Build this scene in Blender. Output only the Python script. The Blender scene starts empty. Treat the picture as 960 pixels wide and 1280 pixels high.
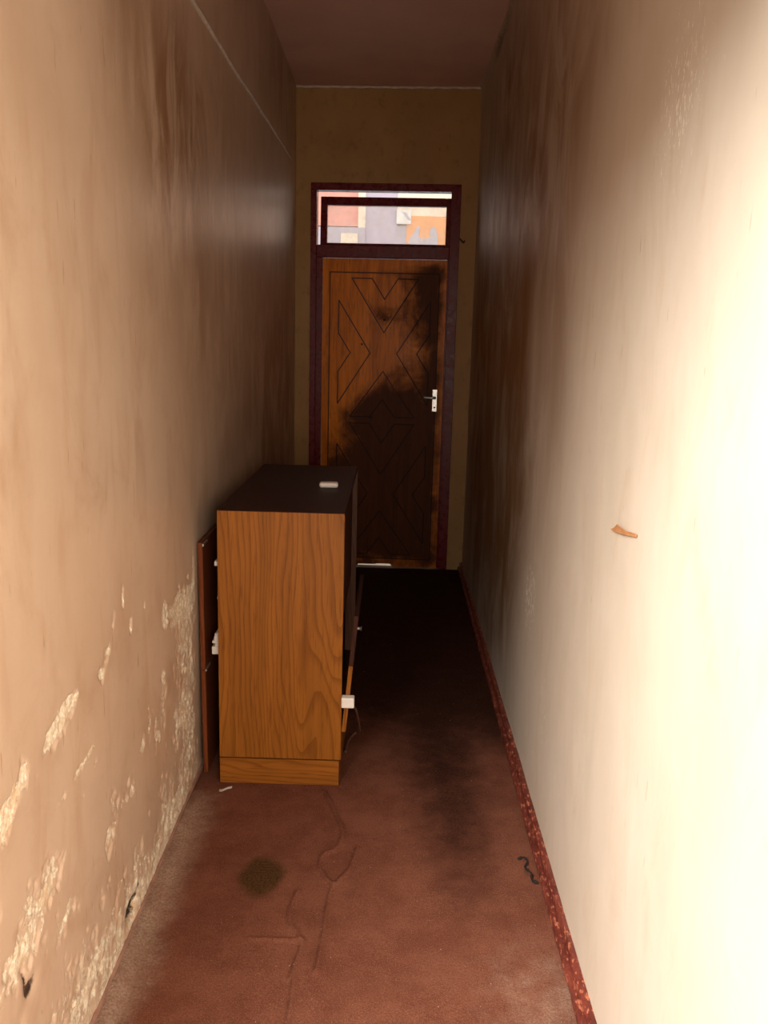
import bpy, bmesh, math, random
import numpy as np
from mathutils import Vector, Matrix
from mathutils.geometry import delaunay_2d_cdt

random.seed(7)
S = bpy.context.scene
COL = S.collection

# ------------------------------------------------------------------ camera
F_PX, PITCH, YAW, ROLL, CAM_H = 1100.0, 0.1963, 0.0032, 0.0257, 1.55
cp, sp, cy_, sy_, cr, sr = (math.cos(PITCH), math.sin(PITCH), math.cos(YAW), math.sin(YAW),
                            math.cos(ROLL), math.sin(ROLL))
v_right = Vector((cy_, sy_, 0)); v_fh = Vector((-sy_, cy_, 0)); v_z = Vector((0, 0, 1))
v_fwd = cp * v_fh - sp * v_z
v_up = sp * v_fh + cp * v_z
c_right = cr * v_right + sr * v_up
c_up = -sr * v_right + cr * v_up
cam_data = bpy.data.cameras.new('camera')
cam_data.sensor_fit = 'VERTICAL'
cam_data.sensor_height = 24.0
cam_data.lens = F_PX * 24.0 / 1280.0
cam_data.clip_start = 0.02
cam = bpy.data.objects.new('camera', cam_data)
COL.objects.link(cam)
cam.matrix_world = Matrix((
    (c_right.x, c_up.x, -v_fwd.x, 0), (c_right.y, c_up.y, -v_fwd.y, 0),
    (c_right.z, c_up.z, -v_fwd.z, CAM_H), (0, 0, 0, 1)))
S.camera = cam

# ------------------------------------------------------------------ world, lights, exposure
S.view_settings.view_transform = 'Standard'
S.view_settings.look = 'None'
S.view_settings.gamma = 1.0
S.view_settings.use_curve_mapping = False
S.view_settings.exposure = 0.42
w = bpy.data.worlds.new('sky'); S.world = w; w.use_nodes = True
bg = w.node_tree.nodes['Background']
bg.inputs['Color'].default_value = (1.0, 0.94, 0.86, 1)
bg.inputs['Strength'].default_value = 1.35


def area(name, loc, target, sx, sz, power, color, spread=180):
    l = bpy.data.lights.new(name, 'AREA'); l.shape = 'RECTANGLE'; l.size = sx; l.size_y = sz
    l.energy = power; l.color = color; l.spread = math.radians(spread)
    o = bpy.data.objects.new(name, l); COL.objects.link(o); o.location = loc
    d = Vector(target) - Vector(loc)
    o.rotation_euler = d.to_track_quat('-Z', 'Y').to_euler()
    return o


# daylight reaching the open entrance behind the photographer: bright sky high on the left, plus an added frontal fill for cabinet and door
area('sky_from_the_left', (-2.0, -1.4, 3.6), (0.5, 1.8, 0.9), 2.2, 2.2, 440, (1.0, 0.955, 0.88))
area('frontal_fill', (0.95, -1.8, 1.6), (-0.3, 3.2, 1.2), 1.3, 1.3, 76, (1.0, 0.83, 0.66))


LEFT, RIGHT, DEPTH, CEIL = -0.635, 0.512, 5.8757, 3.0776   # corridor
BACK_ROT = math.atan(-0.058)
Y0 = 0.9                                                   # entrance


def left_x(y):
    return LEFT - 0.013 * math.exp(-((y - 3.2) / 1.0) ** 2)


def right_x(y):
    return 0.503 + 0.005 * (y - 1.7)


# ------------------------------------------------------------------ helpers
def link(name, me, mat=None, parent=None):
    o = bpy.data.objects.new(name, me); COL.objects.link(o)
    if mat is not None:
        me.materials.append(mat)
    if parent is not None:
        o.parent = parent
    return o


def obj(name, bm, mat=None, parent=None, smooth=False):
    bmesh.ops.recalc_face_normals(bm, faces=bm.faces[:])
    me = bpy.data.meshes.new(name); bm.to_mesh(me); bm.free()
    if smooth:
        for p in me.polygons:
            p.use_smooth = True
    return link(name, me, mat, parent)


def tag(o, label=None, cat=None, group=None, kind=None):
    for k, v in (('label', label), ('category', cat), ('group', group), ('kind', kind)):
        if v:
            o[k] = v
    return o


def empty(name, loc, rz=0.0):
    o = bpy.data.objects.new(name, None); COL.objects.link(o)
    o.location = loc; o.rotation_euler = (0, 0, rz); o.empty_display_size = 0.05
    return o


def bx(bm, x0, x1, y0, y1, z0, z1, bevel=0.0, seg=1):
    vs = [bm.verts.new((x, y, z)) for x in (x0, x1) for y in (y0, y1) for z in (z0, z1)]
    fs = [(0, 1, 3, 2), (4, 6, 7, 5), (0, 4, 5, 1), (2, 3, 7, 6), (0, 2, 6, 4), (1, 5, 7, 3)]
    faces = [bm.faces.new([vs[i] for i in f]) for f in fs]
    if bevel > 0:
        edges = list({e for f in faces for e in f.edges})
        bmesh.ops.bevel(bm, geom=edges, offset=bevel, segments=seg, affect='EDGES', profile=0.5)
    return vs


def box(name, x0, x1, y0, y1, z0, z1, mat, parent=None, bevel=0.0, seg=1):
    bm = bmesh.new(); bx(bm, x0, x1, y0, y1, z0, z1, bevel, seg)
    return obj(name, bm, mat, parent)


def prism(name, pts, y0, y1, mat, parent=None):
    """polygon in x,z extruded along y"""
    bm = bmesh.new()
    a = [bm.verts.new((x, y0, z)) for x, z in pts]; b = [bm.verts.new((x, y1, z)) for x, z in pts]
    n = len(pts)
    bm.faces.new(a); bm.faces.new(b[::-1])
    for i in range(n):
        bm.faces.new((a[i], a[(i + 1) % n], b[(i + 1) % n], b[i]))
    return obj(name, bm, mat, parent)


def tube(bm, pts, r, n=8):
    pts = [Vector(p) for p in pts]
    rings = []
    for i, p in enumerate(pts):
        t = (pts[min(i + 1, len(pts) - 1)] - pts[max(i - 1, 0)]).normalized()
        u = t.cross(Vector((0.13, 0.31, 0.94))).normalized(); v = t.cross(u)
        rr = r[i] if isinstance(r, (list, tuple)) else r
        rings.append([bm.verts.new(p + rr * (math.cos(a) * u + math.sin(a) * v))
                      for a in [2 * math.pi * k / n for k in range(n)]])
    for a, b in zip(rings, rings[1:]):
        for k in range(n):
            bm.faces.new((a[k], a[(k + 1) % n], b[(k + 1) % n], b[k]))
    bm.faces.new(rings[0][::-1]); bm.faces.new(rings[-1])


def smooth_line(pts, m=8):
    """Catmull-Rom"""
    P = [np.array(p, float) for p in pts]; P = [2 * P[0] - P[1]] + P + [2 * P[-1] - P[-2]]
    out = []
    for i in range(1, len(P) - 2):
        for k in range(m):
            t = k / m
            out.append(0.5 * (2 * P[i] + (P[i + 1] - P[i - 1]) * t + (2 * P[i - 1] - 5 * P[i] + 4 * P[i + 1] - P[i + 2]) * t * t
                              + (3 * P[i] - P[i - 1] - 3 * P[i + 1] + P[i + 2]) * t ** 3))
    out.append(P[-2])
    return [tuple(p) for p in out]


# numpy value noise -------------------------------------------------
def vnoise(x, y, seed):
    xi = np.floor(x).astype(np.int64); yi = np.floor(y).astype(np.int64)
    fx = x - xi; fy = y - yi
    fx = fx * fx * (3 - 2 * fx); fy = fy * fy * (3 - 2 * fy)

    def h(a, b):
        n = (a * 374761393 + b * 668265263 + seed * 974634777) & 0xffffffff
        n = ((n ^ (n >> 13)) * 1274126177) & 0xffffffff
        return ((n ^ (n >> 16)) & 0xffff) / 65535.0
    return ((h(xi, yi) * (1 - fx) + h(xi + 1, yi) * fx) * (1 - fy)
            + (h(xi, yi + 1) * (1 - fx) + h(xi + 1, yi + 1) * fx) * fy)


def fbm(x, y, seed, octv=4):
    s = 0.0; a = 0.5; t = 0.0
    for k in range(octv):
        s = s + a * vnoise(x * 2 ** k, y * 2 ** k, seed + k); t += a; a *= 0.55
    return s / t


def sst(e0, e1, x):
    t = np.clip((x - e0) / (e1 - e0), 0, 1)
    return t * t * (3 - 2 * t)


def seg_dist(x, y, pts):
    d = np.full(x.shape, 9.0)
    for (ax, ay), (bx_, by_) in zip(pts, pts[1:]):
        vx, vy = bx_ - ax, by_ - ay
        t = np.clip(((x - ax) * vx + (y - ay) * vy) / (vx * vx + vy * vy + 1e-12), 0, 1)
        d = np.minimum(d, np.hypot(x - ax - t * vx, y - ay - t * vy))
    return d


def steps(*spans):
    out = [spans[0][0]]
    for a, b, s in spans:
        n = max(1, int(round((b - a) / s)))
        out += [a + (b - a) * (k + 1) / n for k in range(n)]
    return np.array(out)


def sheet(name, us, vs, fn, back, mat, masks=None):
    """A slab whose visible face is a fine grid. fn(U,V)->X,Y,Z; back = offset vector to the rear face."""
    U, V = np.meshgrid(us, vs, indexing='ij')
    X, Y, Z = fn(U, V)
    nu, nv = U.shape
    front = np.stack([X, Y, Z], -1).reshape(-1, 3)
    idx = np.arange(nu * nv).reshape(nu, nv)
    loop = list(idx[:, 0]) + list(idx[-1, 1:]) + list(idx[-2::-1, -1]) + list(idx[0, -2:0:-1])
    # rear border copied from the flat (undisplaced) border
    rear = front[loop] + np.array(back)
    ax = int(np.argmax(np.abs(back)))
    rear[:, ax] = (front[loop][:, ax].max() if back[ax] > 0 else front[loop][:, ax].min()) + back[ax]
    verts = np.vstack([front, rear])
    q = np.stack([idx[:-1, :-1], idx[1:, :-1], idx[1:, 1:], idx[:-1, 1:]], -1).reshape(-1, 4)
    n0 = nu * nv; m = len(loop)
    side = [(loop[i], n0 + i, n0 + (i + 1) % m, loop[(i + 1) % m]) for i in range(m)]
    faces = [tuple(int(k) for k in f) for f in q] + [tuple(int(k) for k in f) for f in side] + [tuple(range(n0 + m - 1, n0 - 1, -1))]
    me = bpy.data.meshes.new(name)
    me.from_pydata(verts.tolist(), [], faces)
    sm = np.zeros(len(faces), bool); sm[:len(q)] = True
    me.polygons.foreach_set('use_smooth', sm)
    if masks is not None:
        at = me.color_attributes.new('mask', 'FLOAT_COLOR', 'POINT')
        c = np.zeros((len(verts), 4), np.float32); c[:, 3] = 1
        for k, mk in enumerate(masks):
            c[:n0, k] = mk.reshape(-1)
        at.data.foreach_set('color', c.reshape(-1))
    me.update()
    bm = bmesh.new(); bm.from_mesh(me); bmesh.ops.recalc_face_normals(bm, faces=bm.faces[:]); bm.to_mesh(me); bm.free()
    return link(name, me, mat)


# ------------------------------------------------------------------ materials
class M:
    def __init__(self, name):
        self.m = bpy.data.materials.new(name); self.m.use_nodes = True
        self.t = self.m.node_tree; self.b = self.t.nodes['Principled BSDF']
        self.co = None

    def node(self, kind, **kw):
        n = self.t.nodes.new(kind)
        for k, v in kw.items():
            setattr(n, k, v)
        return n

    def set(self, sock, v):
        if isinstance(v, bpy.types.NodeSocket):
            self.t.links.new(v, sock)
        elif isinstance(v, (tuple, list)) and len(v) == 3 and sock.type == 'RGBA':
            sock.default_value = (*v, 1)
        else:
            sock.default_value = v

    def coords(self, scale=(1, 1, 1), rot=(0, 0, 0), loc=(0, 0, 0)):
        if self.co is None:
            self.co = self.node('ShaderNodeTexCoord').outputs['Object']
        mp = self.node('ShaderNodeMapping')
        self.set(mp.inputs[0], self.co)
        mp.inputs['Scale'].default_value = scale; mp.inputs['Rotation'].default_value = rot
        mp.inputs['Location'].default_value = loc
        return mp.outputs[0]

    def noise(self, scale, detail=4, rough=0.55, stretch=(1, 1, 1), loc=(0, 0, 0), dist=0.0):
        n = self.node('ShaderNodeTexNoise')
        self.set(n.inputs['Vector'], self.coords(stretch, loc=loc))
        n.inputs['Scale'].default_value = scale; n.inputs['Detail'].default_value = detail
        n.inputs['Roughness'].default_value = rough; n.inputs['Distortion'].default_value = dist
        return n.outputs['Fac']

    def rng(self, v, a, b, lo=0.0, hi=1.0, smooth=True):
        n = self.node('ShaderNodeMapRange', interpolation_type='SMOOTHSTEP' if smooth else 'LINEAR')
        self.set(n.inputs['Value'], v)
        n.inputs['From Min'].default_value = a; n.inputs['From Max'].default_value = b
        n.inputs['To Min'].default_value = lo; n.inputs['To Max'].default_value = hi
        return n.outputs['Result']

    def math(self, op, a, b=0.0):
        n = self.node('ShaderNodeMath', operation=op); n.use_clamp = False
        self.set(n.inputs[0], a); self.set(n.inputs[1], b)
        return n.outputs[0]

    def mix(self, fac, a, b, mode='MIX'):
        n = self.node('ShaderNodeMix', data_type='RGBA', blend_type=mode)
        self.set(n.inputs['Factor'], fac); self.set(n.inputs['A'], a); self.set(n.inputs['B'], b)
        for s in n.inputs:
            pass
        # RGBA sockets of the Mix node are the third pair
        self.set([s for s in n.inputs if s.name == 'A' and s.type == 'RGBA'][0], a)
        self.set([s for s in n.inputs if s.name == 'B' and s.type == 'RGBA'][0], b)
        return [s for s in n.outputs if s.type == 'RGBA'][0]

    def attr(self):
        n = self.node('ShaderNodeAttribute'); n.attribute_name = 'mask'
        s = self.node('ShaderNodeSeparateColor'); self.set(s.inputs[0], n.outputs['Color'])
        return s.outputs[0], s.outputs[1], s.outputs[2]

    def bump(self, h, strength=0.3, dist=0.01):
        n = self.node('ShaderNodeBump'); self.set(n.inputs['Height'], h)
        n.inputs['Strength'].default_value = strength; n.inputs['Distance'].default_value = dist
        self.set(self.b.inputs['Normal'], n.outputs[0])

    def out(self, color=None, rough=None, spec=None, metal=None):
        if color is not None: self.set(self.b.inputs['Base Color'], color)
        if rough is not None: self.set(self.b.inputs['Roughness'], rough)
        if spec is not None: self.set(self.b.inputs['Specular IOR Level'], spec)
        if metal is not None: self.set(self.b.inputs['Metallic'], metal)
        return self.m


def plain(name, color, rough=0.6, spec=0.4, metal=0.0, var=0.25, scale=30.0, bump=0.1):
    m = M(name); n = m.noise(scale, 5)
    c2 = tuple(c * (1 - var) for c in color)
    m.bump(n, bump, 0.003)
    return m.out(m.mix(m.rng(n, 0.3, 0.7), c2, color), rough, spec, metal)


def mat_wall_left():
    m = M('peach_wall_paint'); peel, dark, brown = m.attr()
    mott = m.noise(4.2, 8, 0.66, dist=0.7, loc=(2, 6, 1))
    big = m.noise(1.6, 5, 0.6); streak = m.noise(3.0, 6, 0.6, stretch=(1, 3.2, 0.9), dist=0.6)
    blot = m.noise(9.0, 6, 0.65, dist=0.4)
    c = m.mix(m.rng(big, 0.3, 0.7), (0.60, 0.425, 0.300), (0.68, 0.505, 0.370))
    c = m.mix(m.rng(streak, 0.45, 0.72, 0, 0.5), c, (0.50, 0.305, 0.185))
    c = m.mix(m.rng(blot, 0.5, 0.75, 0, 0.25), c, (0.71, 0.55, 0.40))
    c = m.mix(m.rng(mott, 0.5, 0.72, 0, 0.45), c, (0.47, 0.285, 0.175))
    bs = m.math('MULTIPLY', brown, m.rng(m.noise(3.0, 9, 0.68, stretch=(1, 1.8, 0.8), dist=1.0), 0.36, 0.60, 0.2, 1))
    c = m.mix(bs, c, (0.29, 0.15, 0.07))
    # scratches
    sc = m.noise(26, 3, 0.5, stretch=(1, 2.6, 0.35), loc=(3, 1, 2))
    c = m.mix(m.rng(sc, 0.69, 0.74, 0, 0.55), c, (0.33, 0.19, 0.10))
    # peeled plaster
    n1 = m.noise(34, 8, 0.68, dist=0.5); n2 = m.noise(110, 5, 0.6)
    n3 = m.noise(11, 6, 0.7, dist=0.8)
    p = m.rng(m.math('ADD', peel, m.math('MULTIPLY', m.math('SUBTRACT', m.math('ADD', m.math('MULTIPLY', n1, 0.6), m.math('MULTIPLY', n3, 0.5)), 0.55), 1.9)), 0.45, 0.53)
    pc = m.mix(m.rng(n2, 0.35, 0.65), (0.66, 0.50, 0.33), (0.86, 0.80, 0.66))
    pc = m.mix(m.rng(m.noise(15, 5), 0.52, 0.7, 0, 0.7), pc, (0.62, 0.42, 0.25))
    c = m.mix(p, c, pc)
    fl = m.math('MULTIPLY', m.rng(m.noise(75, 4, 0.6, stretch=(1, 1.6, 0.7), loc=(7, 2, 5)), 0.66, 0.72), m.rng(peel, 0.2, 0.45))
    c = m.mix(m.math('MULTIPLY', fl, 0.75), c, (0.13, 0.085, 0.05))
    dk = m.rng(m.math('ADD', dark, m.math('MULTIPLY', m.math('SUBTRACT', n1, 0.5), 1.1)), 0.4, 0.62)
    c = m.mix(dk, c, (0.035, 0.022, 0.015))
    h = m.math('ADD', m.math('MULTIPLY', p, -0.6), m.math('ADD', m.math('MULTIPLY', n2, m.rng(p, 0, 1, 0.06, 0.5)), m.math('MULTIPLY', blot, 0.5)))
    m.bump(h, 0.55, 0.004)
    return m.out(c, m.rng(p, 0, 1, 0.37, 0.9), m.rng(p, 0, 1, 0.9, 0.2))


def mat_wall_right():
    m = M('cream_wall_paint'); chip, dark, brown = m.attr()
    big = m.noise(1.5, 5, 0.6); streak = m.noise(4.0, 8, 0.68, stretch=(1, 1.9, 0.6), dist=0.9)
    c = m.mix(m.rng(big, 0.3, 0.7), (0.64, 0.555, 0.45), (0.70, 0.62, 0.525))
    c = m.mix(m.rng(streak, 0.48, 0.75, 0, 0.35), c, (0.54, 0.41, 0.28))
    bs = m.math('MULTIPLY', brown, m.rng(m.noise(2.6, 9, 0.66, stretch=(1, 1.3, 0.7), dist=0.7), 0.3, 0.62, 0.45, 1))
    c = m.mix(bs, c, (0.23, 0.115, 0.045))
    n1 = m.noise(60, 5, 0.65, stretch=(1, 2.2, 0.8))
    p = m.rng(m.math('ADD', chip, n1), 0.97, 1.01)
    c = m.mix(p, c, (0.90, 0.84, 0.72))
    sc = m.noise(22, 3, 0.5, stretch=(1, 3.0, 0.35), loc=(5, 1, 2))
    c = m.mix(m.rng(sc, 0.70, 0.75, 0, 0.5), c, (0.30, 0.18, 0.10))
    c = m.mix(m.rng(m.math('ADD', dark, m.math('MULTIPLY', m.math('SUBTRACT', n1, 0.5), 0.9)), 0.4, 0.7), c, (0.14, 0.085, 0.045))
    m.bump(m.math('ADD', m.math('MULTIPLY', streak, 0.6), m.math('MULTIPLY', m.noise(40, 5), 0.3)), 0.35, 0.004)
    return m.out(c, m.rng(streak, 0.3, 0.7, 0.42, 0.55), 0.28)


def mat_back_wall():
    m = M('olive_brown_wall_paint')
    b = m.noise(2.5, 5, 0.6); s = m.noise(16, 6, 0.65, stretch=(1, 1, 0.7))
    c = m.mix(m.rng(b, 0.3, 0.7), (0.37, 0.20, 0.072), (0.43, 0.24, 0.092))
    c = m.mix(m.rng(s, 0.52, 0.7, 0, 0.45), c, (0.20, 0.105, 0.042))
    ch = m.noise(85, 4, 0.6, loc=(2, 0, 4))
    c = m.mix(m.rng(ch, 0.73, 0.76, 0, 0.7), c, (0.75, 0.58, 0.38))
    m.bump(s, 0.25, 0.003)
    return m.out(c, 0.6, 0.3)


def mat_ceiling():
    m = M('dusty_pink_ceiling_paint')
    b = m.noise(2.2, 6, 0.6); s = m.noise(14, 5, 0.6)
    c = m.mix(m.rng(b, 0.3, 0.7), (0.66, 0.385, 0.31), (0.74, 0.45, 0.37))
    c = m.mix(m.rng(s, 0.62, 0.75, 0, 0.3), c, (0.36, 0.20, 0.15))
    m.bump(s, 0.25, 0.004)
    return m.out(c, 0.6, 0.3)


def mat_carpet():
    m = M('worn_red_brown_carpet'); stain, grime_shade, dust_light = m.attr()
    f = m.noise(330, 3, 0.7); f2 = m.noise(150, 4, 0.7); b = m.noise(6.0, 8, 0.72)
    c = m.mix(m.rng(b, 0.35, 0.65), (0.150, 0.052, 0.030), (0.220, 0.084, 0.050))
    c = m.mix(m.rng(f2, 0.35, 0.65), m.mix(0.5, c, (0.13, 0.038, 0.025)), c)
    c = m.mix(m.rng(f, 0.5, 0.72, 0, 0.6), c, (0.38, 0.19, 0.12))
    w_ = m.math('MULTIPLY', m.math('SUBTRACT', m.noise(14, 6, 0.65), 0.5), 0.9)
    c = m.mix(m.rng(m.math('ADD', stain, w_), 0.2, 0.8, 0, 0.85), c, m.mix(m.rng(f2, 0.4, 0.6), (0.040, 0.022, 0.007), (0.085, 0.048, 0.016)))
    c = m.mix(m.rng(m.math('ADD', grime_shade, m.math('MULTIPLY', w_, 0.7)), 0.10, 1.05, 0, 0.92), c, m.mix(m.rng(f2, 0.4, 0.6), (0.018, 0.006, 0.004), (0.050, 0.020, 0.012)))
    d_ = m.rng(m.math('ADD', dust_light, w_), 0.1, 1.1, 0, 0.72)
    c = m.mix(d_, c, m.mix(m.rng(f2, 0.35, 0.65), (0.36, 0.24, 0.17), (0.58, 0.44, 0.34)))
    c = m.mix(m.rng(m.noise(120, 2, 0.5, loc=(4, 4, 0)), 0.76, 0.79, 0, 0.8), c, (0.75, 0.6, 0.45))
    m.bump(m.math('ADD', f, f2), 0.7, 0.004)
    return m.out(c, 1.0, 0.04)


def mat_laminate(name, axis, light=(0.31, 0.108, 0.015), dark=(0.115, 0.031, 0.004), rough=0.38, spec=0.16):
    """wood-print laminate, grain along axis ('x', 'y' or 'z')"""
    m = M(name)
    st = {'z': (1, 1, 0.055), 'x': (0.055, 1, 1), 'y': (1, 0.055, 1)}[axis]
    st2 = {'z': (1, 1, 0.16), 'x': (0.16, 1, 1), 'y': (1, 0.16, 1)}[axis]
    warp = m.noise(3.2, 3, 0.5, stretch=st2)
    wv = m.node('ShaderNodeTexWave', wave_type='BANDS', bands_direction='DIAGONAL', wave_profile='SAW')
    add = m.node('ShaderNodeVectorMath', operation='ADD')
    m.set(add.inputs[0], m.coords(st))
    sc = m.node('ShaderNodeVectorMath', operation='SCALE'); cmb = m.node('ShaderNodeCombineXYZ')
    for k in range(3):
        m.set(cmb.inputs[k], warp)
    m.set(sc.inputs[0], cmb.outputs[0]); sc.inputs['Scale'].default_value = 0.16
    m.set(add.inputs[1], sc.outputs[0]); m.set(wv.inputs['Vector'], add.outputs[0])
    wv.inputs['Scale'].default_value = 24; wv.inputs['Distortion'].default_value = 1.2
    wv.inputs['Detail'].default_value = 2; wv.inputs['Detail Scale'].default_value = 1.5
    fine = m.noise(170, 4, 0.6, stretch=st); mid = m.noise(26, 4, 0.6, stretch=st)
    c = m.mix(m.rng(mid, 0.3, 0.7), tuple(0.78 * v for v in light), light)
    c = m.mix(m.rng(wv.outputs['Fac'], 0.55, 1.0, 0, 0.5), c, dark)
    c = m.mix(m.rng(fine, 0.5, 0.72, 0, 0.55), c, dark)
    m.bump(fine, 0.05, 0.001)
    return m.out(c, rough, spec)


def mat_door():
    m = M('grimy_shaded_varnished_wood')
    st = (1, 1, 0.09)
    g = m.noise(22, 6, 0.6, stretch=st, dist=0.5); f = m.noise(80, 4, 0.6, stretch=st)
    c = m.mix(m.rng(g, 0.3, 0.7), (0.56, 0.140, 0.006), (0.85, 0.245, 0.010))
    c = m.mix(m.rng(f, 0.5, 0.7, 0, 0.5), c, (0.20, 0.065, 0.010))
    a, d, b = m.attr()
    w_ = m.math('MULTIPLY', m.math('SUBTRACT', m.noise(6.5, 7, 0.68, dist=0.5), 0.5), 1.3)
    gr = m.rng(m.math('ADD', d, w_), 0.15, 0.85, 0, 0.93)
    c = m.mix(gr, c, (0.040, 0.008, 0.002))
    ch = m.math('MULTIPLY', m.rng(m.noise(60, 5, 0.65), 0.58, 0.66), m.rng(a, 0.2, 0.8))
    c = m.mix(m.math('MULTIPLY', ch, 0.7), c, (0.55, 0.30, 0.20))
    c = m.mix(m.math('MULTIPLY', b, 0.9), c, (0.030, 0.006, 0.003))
    m.bump(m.math('ADD', f, m.math('MULTIPLY', w_, 0.5)), 0.12, 0.002)
    return m.out(c, m.rng(gr, 0, 1, 0.34, 0.55), 0.16)


def mat_maroon():
    m = M('chipped_maroon_gloss_paint')
    n = m.noise(30, 6, 0.65); s = m.noise(120, 4, 0.6)
    c = m.mix(m.rng(n, 0.3, 0.7), (0.110, 0.006, 0.008), (0.165, 0.009, 0.011))
    c = m.mix(m.rng(m.noise(55, 5, 0.7, loc=(3, 3, 3)), 0.66, 0.71, 0, 0.5), c, (0.32, 0.16, 0.12))
    m.bump(m.math('ADD', n, m.math('MULTIPLY', s, 0.4)), 0.35, 0.004)
    return m.out(c, m.rng(n, 0.3, 0.7, 0.20, 0.40), 0.22)


def mat_red_skirting():
    m = M('worn_red_skirting_paint')
    n = m.noise(26, 6, 0.65, stretch=(1, 0.5, 1)); s = m.noise(90, 5, 0.65, stretch=(1, 0.4, 1))
    c = m.mix(m.rng(n, 0.3, 0.7), (0.095, 0.018, 0.013), (0.20, 0.045, 0.030))
    c = m.mix(m.rng(s, 0.54, 0.62, 0, 0.8), c, (0.52, 0.17, 0.09))
    c = m.mix(m.rng(m.noise(18, 6, 0.7, loc=(1, 5, 2)), 0.58, 0.72, 0, 0.7), c, (0.10, 0.03, 0.02))
    m.bump(m.math('ADD', n, s), 0.6, 0.004)
    return m.out(c, 0.34, 0.45)


def mat_glass():
    m = M('dusty_window_glass')
    tr = m.node('ShaderNodeBsdfTransparent'); tr.inputs[0].default_value = (0.95, 0.95, 0.95, 1)
    gl = m.node('ShaderNodeBsdfGlossy'); gl.inputs['Roughness'].default_value = 0.04
    df = m.node('ShaderNodeBsdfTranslucent'); df.inputs[0].default_value = (0.85, 0.78, 0.7, 1)
    fr = m.node('ShaderNodeFresnel'); fr.inputs['IOR'].default_value = 1.45
    m1 = m.node('ShaderNodeMixShader'); m.set(m1.inputs[0], fr.outputs[0])
    m.set(m1.inputs[1], tr.outputs[0]); m.set(m1.inputs[2], gl.outputs[0])
    m2 = m.node('ShaderNodeMixShader'); m.set(m2.inputs[0], m.rng(m.noise(9, 5, 0.65), 0.35, 0.75, 0.10, 0.30))
    m.set(m2.inputs[1], m1.outputs[0]); m.set(m2.inputs[2], df.outputs[0])
    m.set(m.t.nodes['Material Output'].inputs[0], m2.outputs[0])
    return m.m


M_LEFT, M_RIGHT, M_BACK, M_CEIL = mat_wall_left(), mat_wall_right(), mat_back_wall(), mat_ceiling()
M_CARPET, M_DOOR, M_MAROON, M_SKIRT, M_GLASS = mat_carpet(), mat_door(), mat_maroon(), mat_red_skirting(), mat_glass()
M_LAM_V = mat_laminate('wood_print_laminate_upright', 'z')
M_LAM_H = mat_laminate('wood_print_laminate_level', 'x', (0.31, 0.105, 0.015))
M_TOP = mat_laminate('dark_brown_laminate', 'y', (0.040, 0.010, 0.005), (0.016, 0.004, 0.002), 0.5, 0.10)
M_CARC = mat_laminate('dark_carcass_board', 'z', (0.050, 0.015, 0.008), (0.020, 0.006, 0.003), 0.5, 0.12)
M_BOARD = mat_laminate('red_brown_board', 'z', (0.20, 0.052, 0.018), (0.085, 0.020, 0.008), 0.30)
M_PAPER = plain('off_white_paper', (0.74, 0.68, 0.62), 0.8, 0.2, var=0.12)
M_WHITE = plain('white_plastic', (0.82, 0.78, 0.72), 0.4, 0.5, var=0.05, bump=0.02)
M_STEEL = plain('worn_bright_metal', (0.72, 0.68, 0.64), 0.28, 0.5, metal=0.85, var=0.2, bump=0.05)
M_CORD = plain('brown_cord_sheath', (0.16, 0.07, 0.04), 0.55, 0.4)
M_BLACK = plain('black_rubber', (0.02, 0.016, 0.015), 0.8, 0.2)
M_CONC = plain('grey_concrete', (0.46, 0.42, 0.37), 0.9, 0.2, scale=8)
M_FACADE = plain('warm_render', (0.66, 0.54, 0.42), 0.9, 0.2, scale=5)
M_RIDGE = plain('pale_filler', (0.74, 0.62, 0.52), 0.6, 0.3)
M_DUST = plain('dusty_pink_edging', (0.40, 0.22, 0.16), 0.85, 0.2, var=0.35, scale=14, bump=0.3)

# ------------------------------------------------------------------ floor and carpet
bm = bmesh.new(); bx(bm, LEFT - 0.15, RIGHT + 0.17, Y0 - 0.15, DEPTH + 0.05, -0.12, -0.006)
tag(obj('floor', bm, M_CONC), kind='structure')

RIDGES = [
    ([(-.192, 2.798), (-.165, 2.72), (-.141, 2.644), (-.118, 2.57), (-.114, 2.505), (-.13, 2.45), (-.165, 2.42), (-.172, 2.36), (-.158, 2.315), (-.13, 2.27)], .010, .007),
    ([(-.062, 2.46), (-.08, 2.36), (-.097, 2.318), (-.128, 2.25), (-.135, 2.15), (-.138, 2.05), (-.145, 1.92)], .009, .007),
    ([(-.225, 2.24), (-.236, 2.12), (-.20, 2.045), (-.191, 2.0), (-.205, 1.9), (-.196, 1.86), (-.20, 1.6)], .008, .007),
    ([(-.33, 2.035), (-.19, 2.035)], .004, .006),
]


def carpet_fn(U, V):
    X = U.copy(); Y = V.copy()
    Z = 0.003 * (fbm(X * 6, Y * 4, 3, 3) - 0.5)
    for pts, h, wd in RIDGES:
        d = seg_dist(X + 0.006 * (fbm(X * 40, Y * 40, 9, 2) - .5), Y, smooth_line(pts, 5) if len(pts) > 2 else pts)
        Z = Z + h * np.exp(-(d / wd) ** 2)
    near_left = sst(LEFT + 0.055, LEFT + 0.012, X) * sst(2.9, 2.6, Y)
    Z = Z + near_left * (0.004 + 0.012 * fbm(X * 30, Y * 9, 21, 3))
    under = sst(-0.60, -0.57, X) * sst(-0.10, -0.13, X) * sst(2.80, 2.83, Y) * sst(3.97, 3.93, Y)
    Z = np.where(under > 0, Z * (1 - under) - 0.0015 * under, Z)
    return X, Y, Z


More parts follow.
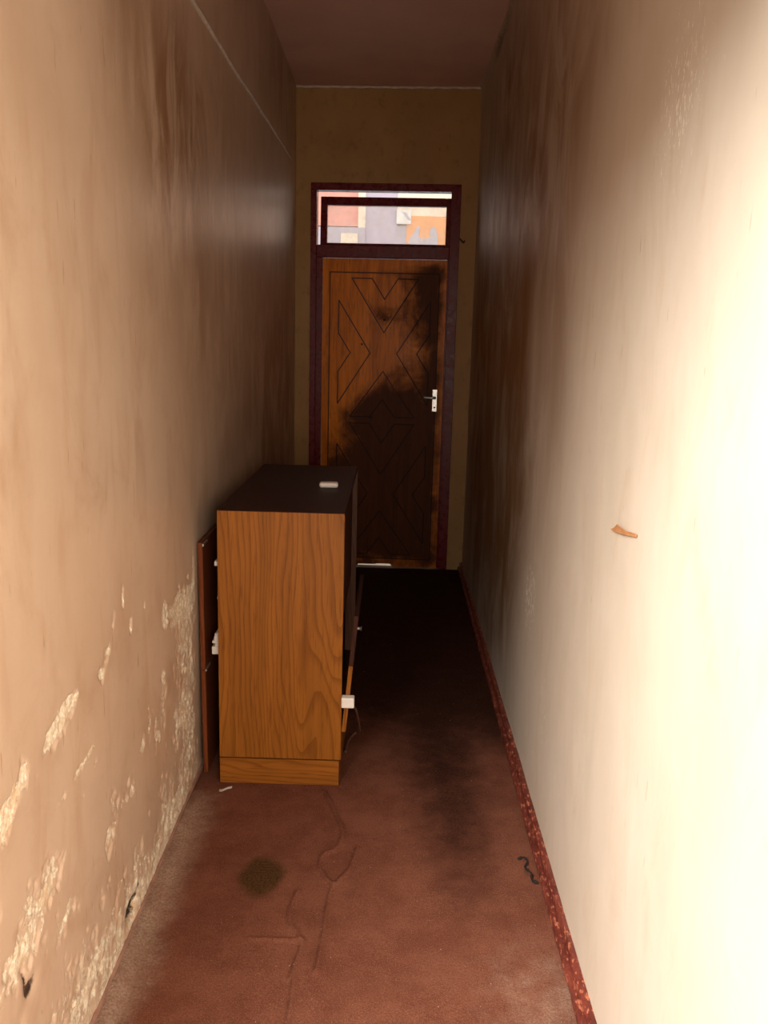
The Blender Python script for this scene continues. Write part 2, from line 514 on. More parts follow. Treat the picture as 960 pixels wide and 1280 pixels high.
us = steps((LEFT - 0.006, right_x(2) - 0.004, 0.006))
vs = steps((Y0 - 0.02, 1.55, 0.03), (1.55, 3.3, 0.006), (3.3, DEPTH - 0.045, 0.03))
U, V = np.meshgrid(us, vs, indexing='ij')
stain = np.exp(-(((U + .338) / .075) ** 2 + ((V - 2.305) / .11) ** 2) ** 1.6) * 0.95
stain = stain + 0.45 * np.exp(-((U - .44) / .012) ** 2 - ((V - 2.36) / .03) ** 2)
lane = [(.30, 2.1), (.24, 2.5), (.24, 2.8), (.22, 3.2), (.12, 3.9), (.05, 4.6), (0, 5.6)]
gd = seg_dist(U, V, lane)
grime_shade = np.exp(-(gd / (.17 + .09 * sst(2.6, 3.6, V))) ** 2) * sst(1.75, 2.75, V) * (.75 + .5 * (fbm(U * 9, V * 5, 95, 4) - .3))  # dark lane: foot grime with soft shade painted in
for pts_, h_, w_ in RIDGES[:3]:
    grime_shade = np.maximum(grime_shade, .50 * np.exp(-(seg_dist(U + .006, V, smooth_line(pts_, 5)) / .006) ** 2))  # dirt and painted crease shade along one side of each fold
grime_shade = np.maximum(grime_shade, sst(2.75, 3.7, V + .5 * (fbm(U * 3, V * 2, 91, 3) - .5)) * .97)  # whole far floor painted near black, standing in for missing light
dust_light = sst(LEFT + 0.16, LEFT + 0.01, U) * sst(2.95, 2.6, V) * 0.80
dust_light = dust_light + 0.42 * sst(.12, .42, U) * sst(2.3, 1.8, V)  # light on the near right floor, painted in as a pale patch
carpet = sheet('carpet', us, vs, carpet_fn, (0, 0, -0.0042), M_CARPET, (stain, grime_shade, dust_light))
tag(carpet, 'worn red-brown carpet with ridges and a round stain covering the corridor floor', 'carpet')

# ------------------------------------------------------------------ left wall
PEEL = [  # (y, z, ry, rz, strength)
    (2.47, .735, .04, .05, .75), (2.62, .71, .13, .05, .6), (2.78, .68, .1, .06, .6), (2.66, .56, .12, .12, .42), (2.8, .50, .09, .16, .45),
    (2.43, .52, .035, .10, .5), (2.60, .36, .12, .10, .42), (2.36, .42, .05, .06, .5), (2.75, .28, .12, .12, .42),
    (1.62, .785, .055, .022, .85), (1.68, .80, .06, .022, .75), (1.58, .765, .05, .02, .7), (1.885, .785, .03, .02, .75), (1.93, .82, .035, .02, .6), (1.985, .87, .02, .035, .45),
    (1.37, .735, .05, .03, .8), (1.44, .765, .05, .03, .6), (1.33, .70, .05, .03, .7), (1.64, .62, .05, .012, .55), (1.72, .635, .06, .012, .5), (1.80, .645, .05, .012, .45), (1.82, .60, .03, .02, .4),
    (2.20, .455, .05, .03, .55), (2.28, .50, .04, .04, .5), (1.90, .36, .05, .05, .65), (2.0, .40, .06, .03, .4), (2.09, .38, .05, .04, .45), (1.93, .45, .03, .06, .3),
    (1.45, .50, .10, .05, .5), (1.40, .43, .10, .05, .6), (1.56, .50, .05, .05, .5), (1.60, .36, .08, .03, .45), (1.70, .38, .07, .03, .4),
    (2.06, .905, .008, .025, .85), (2.117, .815, .012, .018, .85), (2.25, .83, .006, .015, .6), (2.86, .80, .02, .10, .45),
    (1.30, 0.60, .04, .05, .4),
]
DARKS = [(1.405, .390, .014, .03, .5), (1.425, .350, .030, .022, .75), (1.365, .305, .024, .022, .75), (2.06, .060, .045, .028, 1.0), (2.11, .10, .012, .03, .55),
         (1.87, .285, .012, .02, .28), (1.99, .33, .03, .006, .3), (1.63, .42, .03, .006, .3)]
BROWN_STAIN_SHADE = [(2.7, 2.22, .30, .25, .75), (2.55, 2.0, .22, .25, .5), (2.95, 1.95, .35, .45, .55), (3.5, 1.6, .5, .6, .35), (2.2, 2.35, .2, .3, .5), (5.2, 1.2, 1.0, .8, .95), (4.6, .9, .8, .6, .7), (5.4, 2.9, .9, .3, .8), (3.3, 2.3, .5, .2, .45)]  # brown streak stains; the far entries paint in shade toward the end wall


def gsum(U, V, items):
    s = np.zeros(U.shape)
    for y, z, ry, rz, a in items:
        s = s + a * np.exp(-((U - y) / ry) ** 2 - ((V - z) / rz) ** 2)
    return s


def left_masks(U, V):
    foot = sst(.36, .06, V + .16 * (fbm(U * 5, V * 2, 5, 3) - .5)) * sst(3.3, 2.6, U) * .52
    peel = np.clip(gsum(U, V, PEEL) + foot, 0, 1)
    return peel, np.clip(gsum(U, V, DARKS), 0, 1), np.clip(gsum(U, V, BROWN_STAIN_SHADE), 0, 1)


def left_fn(U, V):
    peel, dark, _ = left_masks(U, V)
    d = 0.008 * (fbm(U * 1.6, V * 1.6, 31, 3) - .5)
    crisp = sst(.36, .55, peel + 1.1 * (fbm(U * 34, V * 30, 41, 4) - .5))
    d = d - .0035 * crisp + .006 * crisp * (fbm(U * 70, V * 60, 43, 2) - .5)
    d = d - .030 * gsum(U, V, [(2.06, .060, .040, .026, 1.0)]) - .010 * gsum(U, V, DARKS[:3])
    edge = sst(0, .05, V)
    return LEFT - 0.013 * np.exp(-((U - 3.2) / 1.0) ** 2) + d * edge * sst(CEIL + .02, CEIL - .05, V), U, V


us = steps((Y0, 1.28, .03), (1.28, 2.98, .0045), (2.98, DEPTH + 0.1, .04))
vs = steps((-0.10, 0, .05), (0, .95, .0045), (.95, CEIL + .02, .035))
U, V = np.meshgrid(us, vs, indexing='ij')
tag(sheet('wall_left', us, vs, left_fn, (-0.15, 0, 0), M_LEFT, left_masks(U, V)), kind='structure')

# ------------------------------------------------------------------ right wall
CHIPS = [(2.6, .42, .16, .22, .34), (2.3, .28, .2, .16, .34), (2.95, .75, .2, .2, .28), (1.75, 1.9, .3, .3, .26), (1.6, 2.1, .3, .3, .24),
         (3.0, .5, .3, .3, .30), (3.4, .9, .2, .35, .26), (2.2, 1.0, .4, .4, .2)]
R_STAIN_SHADE = [(3.3, 2.35, .35, .5, .75), (3.7, 1.9, .4, .5, .75), (3.7, 1.35, .35, .5, .8), (3.5, .9, .3, .5, .55), (4.4, 1.6, .6, 1.0, .9), (5.3, 1.6, .7, 1.5, .9),
           (3.9, .5, .5, .4, .7), (4.5, .6, .8, .8, .9), (3.0, 2.0, .35, .5, .55), (2.7, 1.5, .25, .5, .4), (3.1, 1.1, .35, .4, .45), (2.5, 2.3, .3, .35, .5), (4.2, 2.7, .7, .35, .7), (2.9, 2.5, .3, .4, .5)]  # brown stains, together with painted light falloff toward the dark far end
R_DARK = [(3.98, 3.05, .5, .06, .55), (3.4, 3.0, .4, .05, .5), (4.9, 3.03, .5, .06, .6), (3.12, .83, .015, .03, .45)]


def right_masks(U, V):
    return np.clip(gsum(U, V, CHIPS), 0, 1), np.clip(gsum(U, V, R_DARK), 0, 1), np.clip(gsum(U, V, R_STAIN_SHADE), 0, 1)


def right_fn(U, V):
    d = 0.007 * (fbm(U * 1.7, V * 1.5, 61, 3) - .5) + .0016 * (fbm(U * 14, V * 8, 63, 3) - .5)
    # ragged plaster along the ceiling joint
    d = d + .022 * sst(CEIL - .05, CEIL - .005, V) * fbm(U * 4.5, V * 3, 65, 3)
    return right_x(U) - d * sst(0, .05, V), U, V


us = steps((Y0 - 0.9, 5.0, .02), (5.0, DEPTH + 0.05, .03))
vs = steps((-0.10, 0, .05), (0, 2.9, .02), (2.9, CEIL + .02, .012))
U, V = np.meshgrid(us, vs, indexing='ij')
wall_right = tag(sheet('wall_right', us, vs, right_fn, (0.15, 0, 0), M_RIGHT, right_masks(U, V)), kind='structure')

# torn flake of paint on the right wall
bm = bmesh.new()
fx = right_x(1.8) - .003
pts = [(1.919, 1.143), (1.876, 1.156), (1.829, 1.173), (1.78, 1.171), (1.713, 1.178), (1.716, 1.171), (1.806, 1.157), (1.873, 1.147)]
tip = [.002, .005, .012, .010, .004, .003, .006, .004]
a = [bm.verts.new((fx - t, y, z)) for (y, z), t in zip(pts, tip)]; b = [bm.verts.new((fx - t + .0015, y, z)) for (y, z), t in zip(pts, tip)]
bm.faces.new(a); bm.faces.new(b[::-1])
for i in range(len(a)):
    bm.faces.new((a[i], a[(i + 1) % len(a)], b[(i + 1) % len(a)], b[i]))
obj('paint_flake', bm, plain('orange_undercoat', (0.62, 0.30, 0.13), 0.7, 0.2), wall_right)

# ------------------------------------------------------------------ back wall, ceiling, front wall
B = empty('back_frame', (0, DEPTH, 0), BACK_ROT)     # temporary frame only; removed below
MB = Matrix.Translation((0, DEPTH, 0)) @ Matrix.Rotation(BACK_ROT, 4, 'Z')
bpy.data.objects.remove(B)
DU0, DU1, DTOP = -.537, .419, 2.503                  # door opening in the back wall
bm = bmesh.new()
o_ = [(-.66, -.1), (-.66, CEIL + .02), (.55, CEIL + .02), (.55, -.1), (DU1, -.1), (DU1, DTOP), (DU0, DTOP), (DU0, -.1)]
fa = [bm.verts.new((u, 0, z)) for u, z in o_]; fb = [bm.verts.new((u, .16, z)) for u, z in o_]
bm.faces.new(fa); bm.faces.new(fb[::-1])
for i in range(8):
    bm.faces.new((fa[i], fa[(i + 1) % 8], fb[(i + 1) % 8], fb[i]))
wb = obj('wall_back', bm, M_BACK); wb.matrix_world = MB; tag(wb, kind='structure')


def ceil_fn(U, V):
    Z = CEIL + .006 * (fbm(U * 2, V * 1.5, 71, 3) - .5)
    d = seg_dist(U, V, [(-.42, 4.42), (-.30, 4.45), (-.2, 4.40), (-.02, 4.42)])
    return U, V, Z - .006 * np.exp(-(d / .012) ** 2)


us = steps((LEFT - 0.02, RIGHT + 0.03, .02)); vs = steps((Y0, 4.0, .1), (4.0, DEPTH + .06, .02))
tag(sheet('ceiling', us, vs, ceil_fn, (0, 0, .15), M_CEIL), kind='structure')

bm = bmesh.new()
LINTEL = 2.20
o_ = [(-3.2, -.1), (-3.2, 3.6), (3.2, 3.6), (3.2, -.1), (.66, -.1), (.66, LINTEL), (LEFT - .15, LINTEL), (LEFT - .15, -.1)]
fa = [bm.verts.new((u, Y0 - .15, z)) for u, z in o_]; fb = [bm.verts.new((u, Y0, z)) for u, z in o_]
bm.faces.new(fa); bm.faces.new(fb[::-1])
for i in range(8):
    bm.faces.new((fa[i], fa[(i + 1) % 8], fb[(i + 1) % 8], fb[i]))
tag(obj('wall_front', bm, M_FACADE), kind='structure')

# ------------------------------------------------------------------ skirtings and trims
def profile_run(name, prof, y0, y1, xfun, mat, sign, n=120, wob=.0015, seed=1):
    """profile (offset from wall, z) swept along y"""
    bm = bmesh.new(); ys = np.linspace(y0, y1, n); rings = []
    for y in ys:
        r = []
        for k, (o, z) in enumerate(prof):
            j = wob * float(fbm(np.array(y * 18.), np.array(k * 3.7), seed, 3) - .5) * 2 if o > 0 else 0
            r.append(bm.verts.new((xfun(y) + sign * (o + j), y, z + (j if z > 0 else 0))))
        rings.append(r)
    m_ = len(prof)
    for a, b in zip(rings, rings[1:]):
        for k in range(m_):
            bm.faces.new((a[k], a[(k + 1) % m_], b[(k + 1) % m_], b[k]))
    bm.faces.new(rings[0]); bm.faces.new(rings[-1][::-1])
    return obj(name, bm, mat)


tag(profile_run('baseboard_right', [(-.004, -.004), (.030, -.004), (.031, .012), (.026, .020), (.017, .022), (.016, .034), (.018, .044), (.012, .050), (-.004, .052)],
                Y0, DEPTH - .02, right_x, M_SKIRT, -1, 260, .003, 5), kind='structure')
tag(profile_run('baseboard_left', [(-.012, -.003), (.006, -.003), (.0055, .014), (.002, .020), (-.012, .021)],
                Y0, DEPTH - .02, left_x, M_DUST, 1, 260, .002, 8), kind='structure')
bm = bmesh.new()
tube(bm, [(-.635 + (.524 + .635) * k / 40, DEPTH - .058 * (-.635 + 1.159 * k / 40) - .004, CEIL - .006 + .004 * math.sin(k * 1.7) * .5) for k in range(41)], .007, 6)
tag(obj('trim_1', bm, M_RIDGE), kind='structure')
bm = bmesh.new()
ys = np.linspace(1.2, DEPTH - .25, 150)
tube(bm, [(left_x(y) + .001, float(y), 2.563 + .03 * max(0, (y - 3.8) / 2) + .010 * float(fbm(np.array(y * 7.), np.array(.3), 77, 3) - .5)) for y in ys],
     [.0045 + .005 * float(fbm(np.array(y * 16.), np.array(2.3), 78, 2)) for y in ys], 6)
tag(obj('trim_2', bm, M_RIDGE), kind='structure')

# ------------------------------------------------------------------ the door at the end
door = empty('door_1', (0, DEPTH, 0), BACK_ROT); tag(door, kind='structure')
for u0, u1, s0, s1 in ((DU0, -.499, -.501, -.462), (.358, DU1, .348, .360)):
    box('jamb', u0, u1, -.014, .075, 0.0, 2.460, M_MAROON, door, .002)
    box('door_stop', s0, s1, .020, .075, 0.0, 2.050, M_MAROON, door, .002)
box('head_rail', DU0, DU1, -.014, .075, 2.458, DTOP, M_MAROON, door, .003)
box('transom_rail', -.499, .358, -.010, .075, 2.046, 2.124, M_MAROON, door, .004)
# hook and hinges on the frame
bm = bmesh.new(); tube(bm, smooth_line([(.419, -.012, 2.175), (.430, -.022, 2.165), (.444, -.026, 2.150), (.452, -.02, 2.165)], 4), .004, 6)
obj('hook', bm, M_BLACK, door)

# leaf with carved grooves ------------------------------------------
LU0, LU1, LZ1 = -.460, .350, 2.043
seg = []


def poly(*p, close=False):
    p = list(p) + ([p[0]] if close else [])
    seg.extend(zip(p, p[1:]))


poly((-.412, 1.957), (.300, 1.957), (.300, .050), (-.412, .050), close=True)
CX = -.052
for zc in (1.443, .500):
    t = zc - 1.443

    def Q(u, z):
        return (u, z + t)
    for sgn in (1, -1):
        def W(u, z):
            return (CX + sgn * (u - CX), z + t)
        # side chevron
        poly(W(-.352, 1.779), W(-.140, 1.443), W(-.352, 1.107), W(-.352, 1.318), W(-.272, 1.443), W(-.352, 1.568), close=True)
        # upper and lower V bands
        for k in (1, -1):
            def K(u, z):
                return W(u, 1.443 + (1 if k > 0 else -.88) * (z - 1.443))
            poly(K(CX, 1.577), K(-.268, 1.921), K(-.136, 1.921), K(CX, 1.79))
GW, GD = .0042, .004
verts, edges = [], []


def add_loop(pts):
    i0 = len(verts); verts.extend([Vector(p) for p in pts]); n = len(pts)
    edges.extend([(i0 + i, i0 + (i + 1) % n) for i in range(n)])


outer = [(LU0, -.005), (-.20, -.005), (-.19, .006), (-.075, .008), (-.065, .013), (.03, .013), (.045, -.005), (LU1, -.005), (LU1, LZ1), (LU0, LZ1)]
add_loop(outer)
rects = []
for a, b in seg:
    a, b = Vector(a), Vector(b); d = (b - a).normalized(); n = Vector((-d.y, d.x)) * GW; e = d * GW * .6
    r = [a - e - n, b + e - n, b + e + n, a - e + n]; rects.append((a - e, b + e, d, n)); add_loop(r)
for u in np.linspace(LU0 + .06, LU1 - .06, 12):          # extra points so that the dark mask has somewhere to live
    for z in np.linspace(.06, 2.0, 30):
        verts.append(Vector((float(u) + random.uniform(-.01, .01), float(z) + random.uniform(-.01, .01))))
ov, oe, of, _, _, _ = delaunay_2d_cdt(verts, edges, [], 0, 1e-5)


def in_groove(p):
    for a, b, d, n in rects:
        q = p - a; s = q.dot(d)
        if -1e-6 <= s <= (b - a).length + 1e-6 and abs(q.dot(Vector((-d.y, d.x)))) <= GW + 1e-6:
            return True
    return False


def in_outer(p):
    c = False; n = len(outer)
    for i in range(n):
        (x1, y1), (x2, y2) = outer[i], outer[(i + 1) % n]
        if (y1 > p.y) != (y2 > p.y) and p.x < (x2 - x1) * (p.y - y1) / (y2 - y1) + x1:
            c = not c
    return c


bm = bmesh.new(); LY = .024
vt = [None] * len(ov); vg = [None] * len(ov)


def top_v(i):
    if vt[i] is None: vt[i] = bm.verts.new((ov[i].x, LY, ov[i].y))
    return vt[i]


def low_v(i):
    if vg[i] is None: vg[i] = bm.verts.new((ov[i].x, LY + GD, ov[i].y))
    return vg[i]


ed = {}
for f in of:
    c = sum((ov[i] for i in f), Vector((0, 0))) / len(f)
    if not in_outer(c):
        continue
    g = in_groove(c)
    bm.faces.new([(low_v if g else top_v)(i) for i in f])
    for i, j in zip(f, f[1:] + f[:1]):
        ed.setdefault((min(i, j), max(i, j)), []).append(g)
rim = []
for (i, j), gs in ed.items():
    if len(gs) == 2 and gs[0] != gs[1]:
        bm.faces.new((top_v(i), top_v(j), low_v(j), low_v(i)))
    elif len(gs) == 1:
        rim.append((i, j))
bk = {}
for i, j in rim:
    for k in (i, j):
        if k not in bk: bk[k] = bm.verts.new((ov[k].x, LY + .040, ov[k].y))
    bm.faces.new((top_v(i), top_v(j), bk[j], bk[i]))
nxt = {}
for i, j in rim:
    nxt.setdefault(i, []).append(j); nxt.setdefault(j, []).append(i)
st_ = rim[0][0]; ring = [st_]; prev = None; cur = st_
while True:
    nx = [k for k in nxt[cur] if k != prev][0]
    if nx == st_: break
    ring.append(nx); prev, cur = cur, nx
bm.faces.new([bk[k] for k in ring])
leaf = obj('door_leaf', bm, M_DOOR, door)
me = leaf.data
co = np.zeros(len(me.vertices) * 3); me.vertices.foreach_get('co', co); co = co.reshape(-1, 3)
u_, z_ = co[:, 0], co[:, 2]
g_ = gsum(u_, z_, [(-.03, .55, .5, .42, .75), (.20, .85, .22, .45, .75), (.25, 1.85, .16, .2, .75), (-.06, 1.68, .09, .10, .65), (-.05, 1.12, .18, .16, .75), (.10, .35, .5, .5, .8),
                   (.30, 1.35, .07, .45, .7), (-.16, 1.02, .12, .08, .35), (-.35, .3, .25, .4, .5), (.02, 1.95, .1, .05, .35), (.20, 1.60, .14, .35, .35), (-.05, .9, .2, .2, .4)])  # grime patches, with shade at the bottom and right painted in
a_ = gsum(u_, z_, [(.10, 1.42, .09, .06, 1), (-.12, 1.50, .08, .03, .7), (-.03, 1.65, .1, .05, .8), (.1, 1.66, .1, .03, .6), (-.2, 1.7, .08, .1, .4), (-.25, 1.5, .1, .04, .4)])
at = me.color_attributes.new('mask', 'FLOAT_COLOR', 'POINT')
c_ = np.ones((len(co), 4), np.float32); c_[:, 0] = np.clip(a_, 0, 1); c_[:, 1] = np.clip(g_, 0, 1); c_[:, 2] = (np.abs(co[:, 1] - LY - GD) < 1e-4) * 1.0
at.data.foreach_set('color', c_.reshape(-1))
# lever handle on a long plate
bm = bmesh.new(); bx(bm, .280, .314, LY - .006, LY + .001, 1.070, 1.218, .003, 2); plate = obj('handle_plate', bm, M_STEEL, leaf)
bm = bmesh.new()
tube(bm, [(.297, LY - .004, 1.163), (.297, LY - .040, 1.163)], .009, 12)
tube(bm, smooth_line([(.300, LY - .040, 1.163), (.285, LY - .047, 1.163), (.255, LY - .046, 1.164), (.225, LY - .042, 1.166)], 5), .0085, 10)
tag(obj('lever_handle', bm, M_STEEL, leaf, True))
bm = bmesh.new(); tube(bm, [(.298, LY - .0075, 1.098), (.298, LY + .0, 1.098)], .006, 10); obj('keyhole', bm, M_BLACK, leaf)
# little knock-hole and nail in the leaf
for u, z, r in ((-.05, 1.66, .008), (-.195, 1.50, .007), (-.125, 1.02, .010)):
    bm = bmesh.new(); tube(bm, [(u, LY - .002, z), (u, LY + .002, z)], r, 9); obj('nail_head', bm, M_BLACK, leaf)

# transom window (hung a little open, so daylight shows above it and to its left)
win = empty('window_1', MB @ Vector((0, .055, 2.126)), BACK_ROT); tag(win, kind='structure')
win.rotation_euler = (math.radians(-3), 0, BACK_ROT)
SU0, SU1, SZ1 = -.481, .368, .302
box('sash_stile', SU0, -.438, -.018, .018, .0, SZ1, M_MAROON, win, .003)
box('sash_stile', .329, SU1, -.018, .018, .0, SZ1, M_MAROON, win, .003)
box('sash_rail', -.438, .329, -.018, .018, .0, .014, M_MAROON, win, .003)
box('sash_rail', -.438, .329, -.018, .018, .250, SZ1, M_MAROON, win, .003)
box('window_glass', -.440, .331, -.003, .003, .010, .254, M_GLASS, win)

# ------------------------------------------------------------------ outdoors beyond the door
bm = bmesh.new(); bx(bm, -7, 7, DEPTH + .30, 15.2, -.25, -.02)
tag(obj('floor_outside', bm, M_CONC), kind='structure')
bm = bmesh.new(); bx(bm, -6, 6, -7, Y0 - .17, -.3, -.03)
tag(obj('floor_entrance', bm, M_CONC), kind='structure')


def px_out(px, py, y=15.0):
    """place on the far facade: 0.013 m per photograph pixel at 15 m"""
    return ((px - 408) * .0130 - 1.11, 3.63 - (py - 256) * .0121)


bl = empty('shop_building', (0, 15.0, -.02))
tag(bl, 'pink and orange shop front seen through the glass above the door', 'building')
SHOP = {k: plain(k, c, .8, .2, var=.12, scale=4) for k, c in dict(
    pink_render=(.84, .40, .34), lilac_panel=(.56, .50, .62), grey_band=(.52, .48, .58), cream_render=(.92, .80, .66), orange_board=(.93, .44, .20),
    sign_white=(.92, .90, .88), slate_blue=(.54, .52, .62), blush_render=(.85, .62, .55)).items()}


def ob(name, x0, y0, x1, y1, n0, n1, key):
    (a, d), (b, c) = px_out(x0, y0), px_out(x1, y1)
    return box(name, a, b, n0, n1, c, d, SHOP[key], bl)


box('facade', -5, 5, .10, 2.2, 0, 5.6, SHOP['blush_render'], bl)
box('lower_bounce_panel', -3.2, 3.2, .02, .102, 0, 2.85, plain('pale_blue_bounce_paint', (.66, .72, .84), .6, .3, var=.1, scale=3), bl)  # unseen panel, added to throw a bluish reflection onto the left wall
ob('pink_panel', 380, 215, 448, 281, .0, .102, 'pink_render')
ob('pilaster', 448, 215, 457, 283, -.06, .102, 'cream_render')
ob('lilac_shutter', 457, 225, 497, 312, -.02, .102, 'lilac_panel')
ob('grey_band', 380, 283, 457, 312, -.08, .102, 'grey_band')
ob('shop_window', 427, 291, 448, 306, -.11, -.078, 'cream_render')
ob('cream_band', 497, 225, 640, 266, -.02, .102, 'cream_render')
ob('orange_board', 509, 266, 640, 312, -.04, .102, 'orange_board')
ob('grey_post', 497, 279, 509, 312, -.03, .102, 'grey_band')
sg = ob('white_sign', 496, 258, 514, 277, -.09, -.035, 'sign_white')
(a0, b0), (a1, b1) = px_out(503, 262), px_out(512, 272)
prism('sign_stroke', [(a0, b0), (a0 + .05, b0), (a1 + .03, b1), (a1 - .02, b1)], -.10, -.088, SHOP['slate_blue'], bl)
hump = [(509, 306), (513, 296), (518, 288), (522, 280), (526, 279), (525, 286), (524, 292), (528, 295), (534, 295), (539, 292), (538, 284), (541, 280), (545, 281), (548, 290), (549, 306)]
prism('board_emblem', [px_out(*p) for p in hump], -.055, -.038, SHOP['slate_blue'], bl)

# ------------------------------------------------------------------ cabinet
cab = empty('wooden_cabinet', (-.348, 3.38, 0), -.004)
tag(cab, 'tall wood-print cabinet standing end-on by the left wall, dark top', 'cabinet')
CX0, CX1, CY0, CY1, CZ = -.211, .212, -.537, .537, .977     # local
box('side_panel', CX0, CX1, CY0, CY0 + .018, .098, CZ - .002, M_LAM_V, cab, .0012)
box('side_panel', CX0, CX1, CY1 - .018, CY1, .098, CZ - .010, mat_laminate('brown_inner_face', 'z', (0.12, 0.055, 0.034), (0.05, 0.022, 0.014), 0.5, 0.15), cab, .0012)
box('plinth', CX0, CX1 - .006, CY0 + .001, CY1, 0, .093, M_LAM_H, cab, .0012)
box('top_panel', CX0 - .001, CX1 + .001, CY0 + .0005, CY1 + .001, CZ - .010, CZ, M_TOP, cab, .001)
box('bottom_panel', CX0 + .004, CX1 - .012, CY0 + .018, CY1 - .018, .098, .115, M_CARC, cab)
box('divider', CX0 + .02, CX1 - .02, -.009, .009, .115, CZ - .010, M_CARC, cab)
SH = (.440, .640, .760)
for z in SH:
    box('shelf', CX0 + .012, CX1 - .06, CY0 + .018, -.009, z, z + .016, M_CARC, cab)
    box('shelf', CX0 + .012, CX1 - .06, .009, CY1 - .018, z, z + .016, M_CARC, cab)
# upper front door, near half closed
d1 = box('door', CX1 - .016, CX1 + .001, CY0 + .021, -.002, .62, CZ - .013, M_CARC, cab, .001)
# lower flap hanging slightly open
fl = empty('flap', (CX1 + .001, 0, .205)); fl.parent = cab; fl.rotation_euler = (0, math.radians(5.0), 0)
bm = bmesh.new(); bx(bm, 0, .015, CY0 + .004, -.002, 0, .42, .001)
flm = obj('flap', bm, M_CARC, cab); flm.location = fl.location; flm.rotation_euler = fl.rotation_euler
bpy.data.objects.remove(fl)
tag(box('edge_strip', 0.0005, .0145, CY0 + .001, CY0 + .0045, 0.0, .240, M_LAM_V, flm), 'bare wood-coloured edge of the flap')
bm = bmesh.new(); tube(bm, [(.015, CY0 + .10, .345), (.022, CY0 + .10, .345), (.030, CY0 + .10, .345)], [.006, .005, .009], 10)
obj('knob', bm, M_STEEL, flm)
box('hinge', -.002, .004, CY0 + .03, CY0 + .09, -.012, .006, M_STEEL, flm)

# ------------------------------------------------------------------ papers on the back of the shelves
def papers(name, label, x0, depth, yc, w_, z0, h, rot, sheets=1):
    o = empty(name, (x0, yc, z0), rot)
    for k in range(sheets):
        j = random.uniform(0, .012) if k else 0
        zz = h * k / sheets
        bm = bmesh.new(); bx(bm, j, depth, -w_ / 2, w_ / 2, zz, zz + h / sheets * .86)
        obj('booklet' if sheets > 1 else 'paper_pad', bm, M_PAPER, o)
    return tag(o, label, 'papers', 'papers on the cabinet shelves')


zs = SH[0] + .0165
hs = (.030, .014, .012, .017, .013, .010)
offs = (-.594, -.586, -.588, -.584, -.580, -.575)
names = ('thick pale booklet at the bottom of the pile in the cabinet back',
         'second booklet from the bottom of the pile in the cabinet back',
         'third booklet from the bottom of the pile in the cabinet back',
         'third booklet from the top of the pile in the cabinet back',
         'second booklet from the top of the pile in the cabinet back',
         'topmost booklet of the pile in the cabinet back')
for h, x0, nm in zip(hs, offs, names):
    o = box('booklet', 0, .24, -.15, .15, 0, h - .002, M_PAPER, None, .0015)
    o.location = (x0, 3.04, zs); o.rotation_euler = (0, 0, random.uniform(-.03, .03)); zs += h - .002
    tag(o, nm, 'booklet', 'papers piled in the cabinet back')
o = box('paper_sheaf', 0, .22, -.14, .14, 0, .007, M_PAPER); o.location = (-.572, 3.03, SH[1] + .0165)
tag(o, 'thin white sheaf of paper just showing on the middle cabinet shelf', 'papers')
bm = bmesh.new(); vs_ = bx(bm, 0, .22, -.15, .15, 0, .004); vs_[0].co.z += .0; vs_[1].co.z += .012
o = obj('paper_folder', bm, M_PAPER); o.location = (-.578, 3.03, SH[2] + .0165)
tag(o, 'white folder with lifted corner on the top cabinet shelf', 'papers')

# ------------------------------------------------------------------ board leaning on the left wall
bd = empty('leaning_board', (-.621, 3.335, .004)); bd.rotation_euler = (0, math.radians(-0.6), 0)
tag(bd, 'dark red-brown board leaning on the left wall behind the cabinet', 'board')
box('board_panel', -.007, .006, -.43, .43, .0, .385, M_BOARD, bd, .0015)
box('board_panel', -.007, .006, -.43, .43, .388, .845, M_BOARD, bd, .0015)
box('edge_strip', -.009, -.0065, -.431, .431, 0, .847, M_BOARD, bd)
box('hinge_plate', .004, .010, -.428, -.36, .383, .391, M_STEEL, bd)
box('hinge_plate', .004, .010, -.428, -.36, .832, .840, M_STEEL, bd)

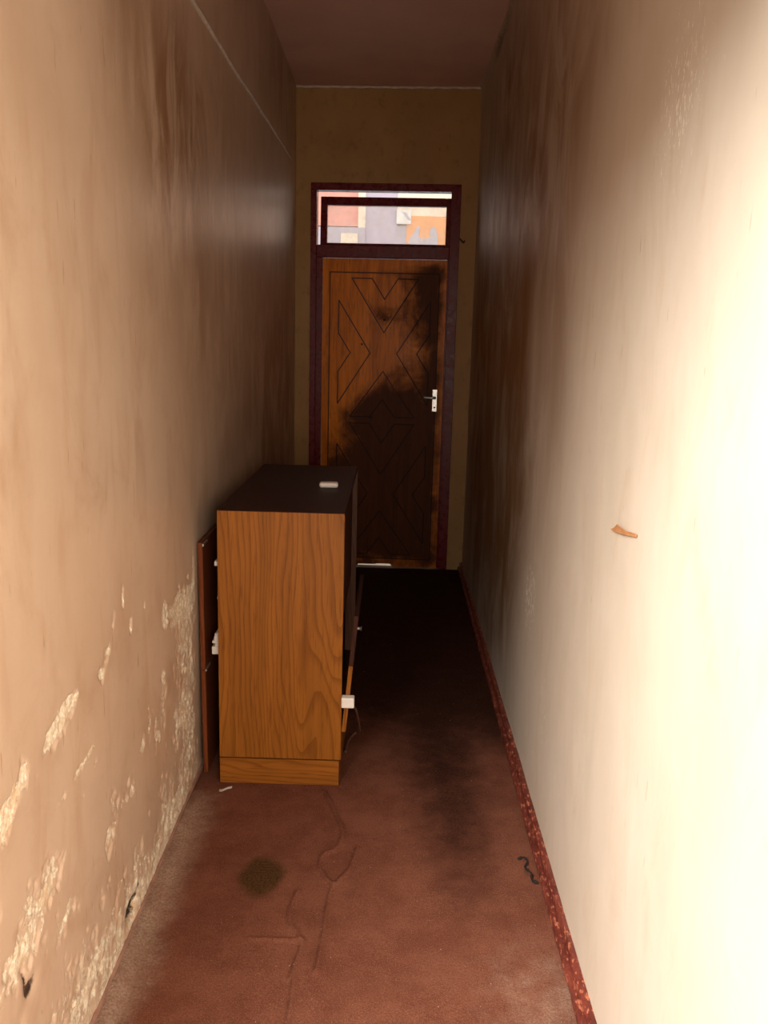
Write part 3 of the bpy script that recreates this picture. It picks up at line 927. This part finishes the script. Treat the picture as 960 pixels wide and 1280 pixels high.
# ------------------------------------------------------------------ small things
o = box('eraser', -.036, .036, -.022, .022, 0, .020, M_WHITE, None, .008, 3)
o.location = (-.226, 3.345, CZ); o.rotation_euler = (0, 0, .06)
tag(o, 'small white rounded block lying on the dark cabinet top', 'block')

pl = empty('power_plug', (-.116, 2.826, .305))
tag(pl, 'white plug with brown cord hanging at the front edge of the cabinet', 'plug')
box('plug_body', -.022, .022, -.016, .016, 0, .037, M_WHITE, pl, .004, 2)
bm = bmesh.new()
tube(bm, smooth_line([(.012, .012, .004), (.026, .12, -.07), (.034, .27, -.20), (.028, .40, -.283), (.010, .41, -.2950), (-.010, .34, -.2945), (-.017, .25, -.2945)], 8), .0045, 8)
obj('cord', bm, M_CORD, pl, True)

bm = bmesh.new()
pts = smooth_line([(-.552, 2.785, .003), (-.540, 2.772, .010), (-.524, 2.782, .013), (-.512, 2.806, .004)], 6)
for k in range(len(pts) - 1):
    pass
ra = [bm.verts.new(Vector(p) + Vector((0, .006, 0))) for p in pts]; rb = [bm.verts.new(Vector(p) - Vector((0, .006, .001))) for p in pts]
rc = [bm.verts.new(Vector(p) + Vector((0, .006, .001))) for p in pts]; rd = [bm.verts.new(Vector(p) - Vector((0, .006, 0))) for p in pts]
for k in range(len(pts) - 1):
    bm.faces.new((ra[k], ra[k + 1], rb[k + 1], rb[k])); bm.faces.new((rc[k], rd[k], rd[k + 1], rc[k + 1]))
    bm.faces.new((ra[k], rc[k], rc[k + 1], ra[k + 1])); bm.faces.new((rb[k], rb[k + 1], rd[k + 1], rd[k]))
bm.faces.new((ra[0], rb[0], rd[0], rc[0])); bm.faces.new((ra[-1], rc[-1], rd[-1], rb[-1]))
tag(obj('paper_scrap', bm, M_PAPER), 'curled white paper scrap on the carpet in front of the cabinet', 'scrap')

bm = bmesh.new()
tube(bm, smooth_line([(.425, 2.42, .006), (.445, 2.425, .008), (.452, 2.40, .009), (.440, 2.375, .007), (.455, 2.345, .007), (.452, 2.315, .006), (.468, 2.30, .006)], 5),
     [.002, .003, .0045, .003, .002] * 5 + [.002, .004, .005, .005, .004, .002], 6)
tag(obj('rubber_scrap', bm, M_BLACK), 'dark curled scrap on the carpet beside the red skirting', 'scrap')
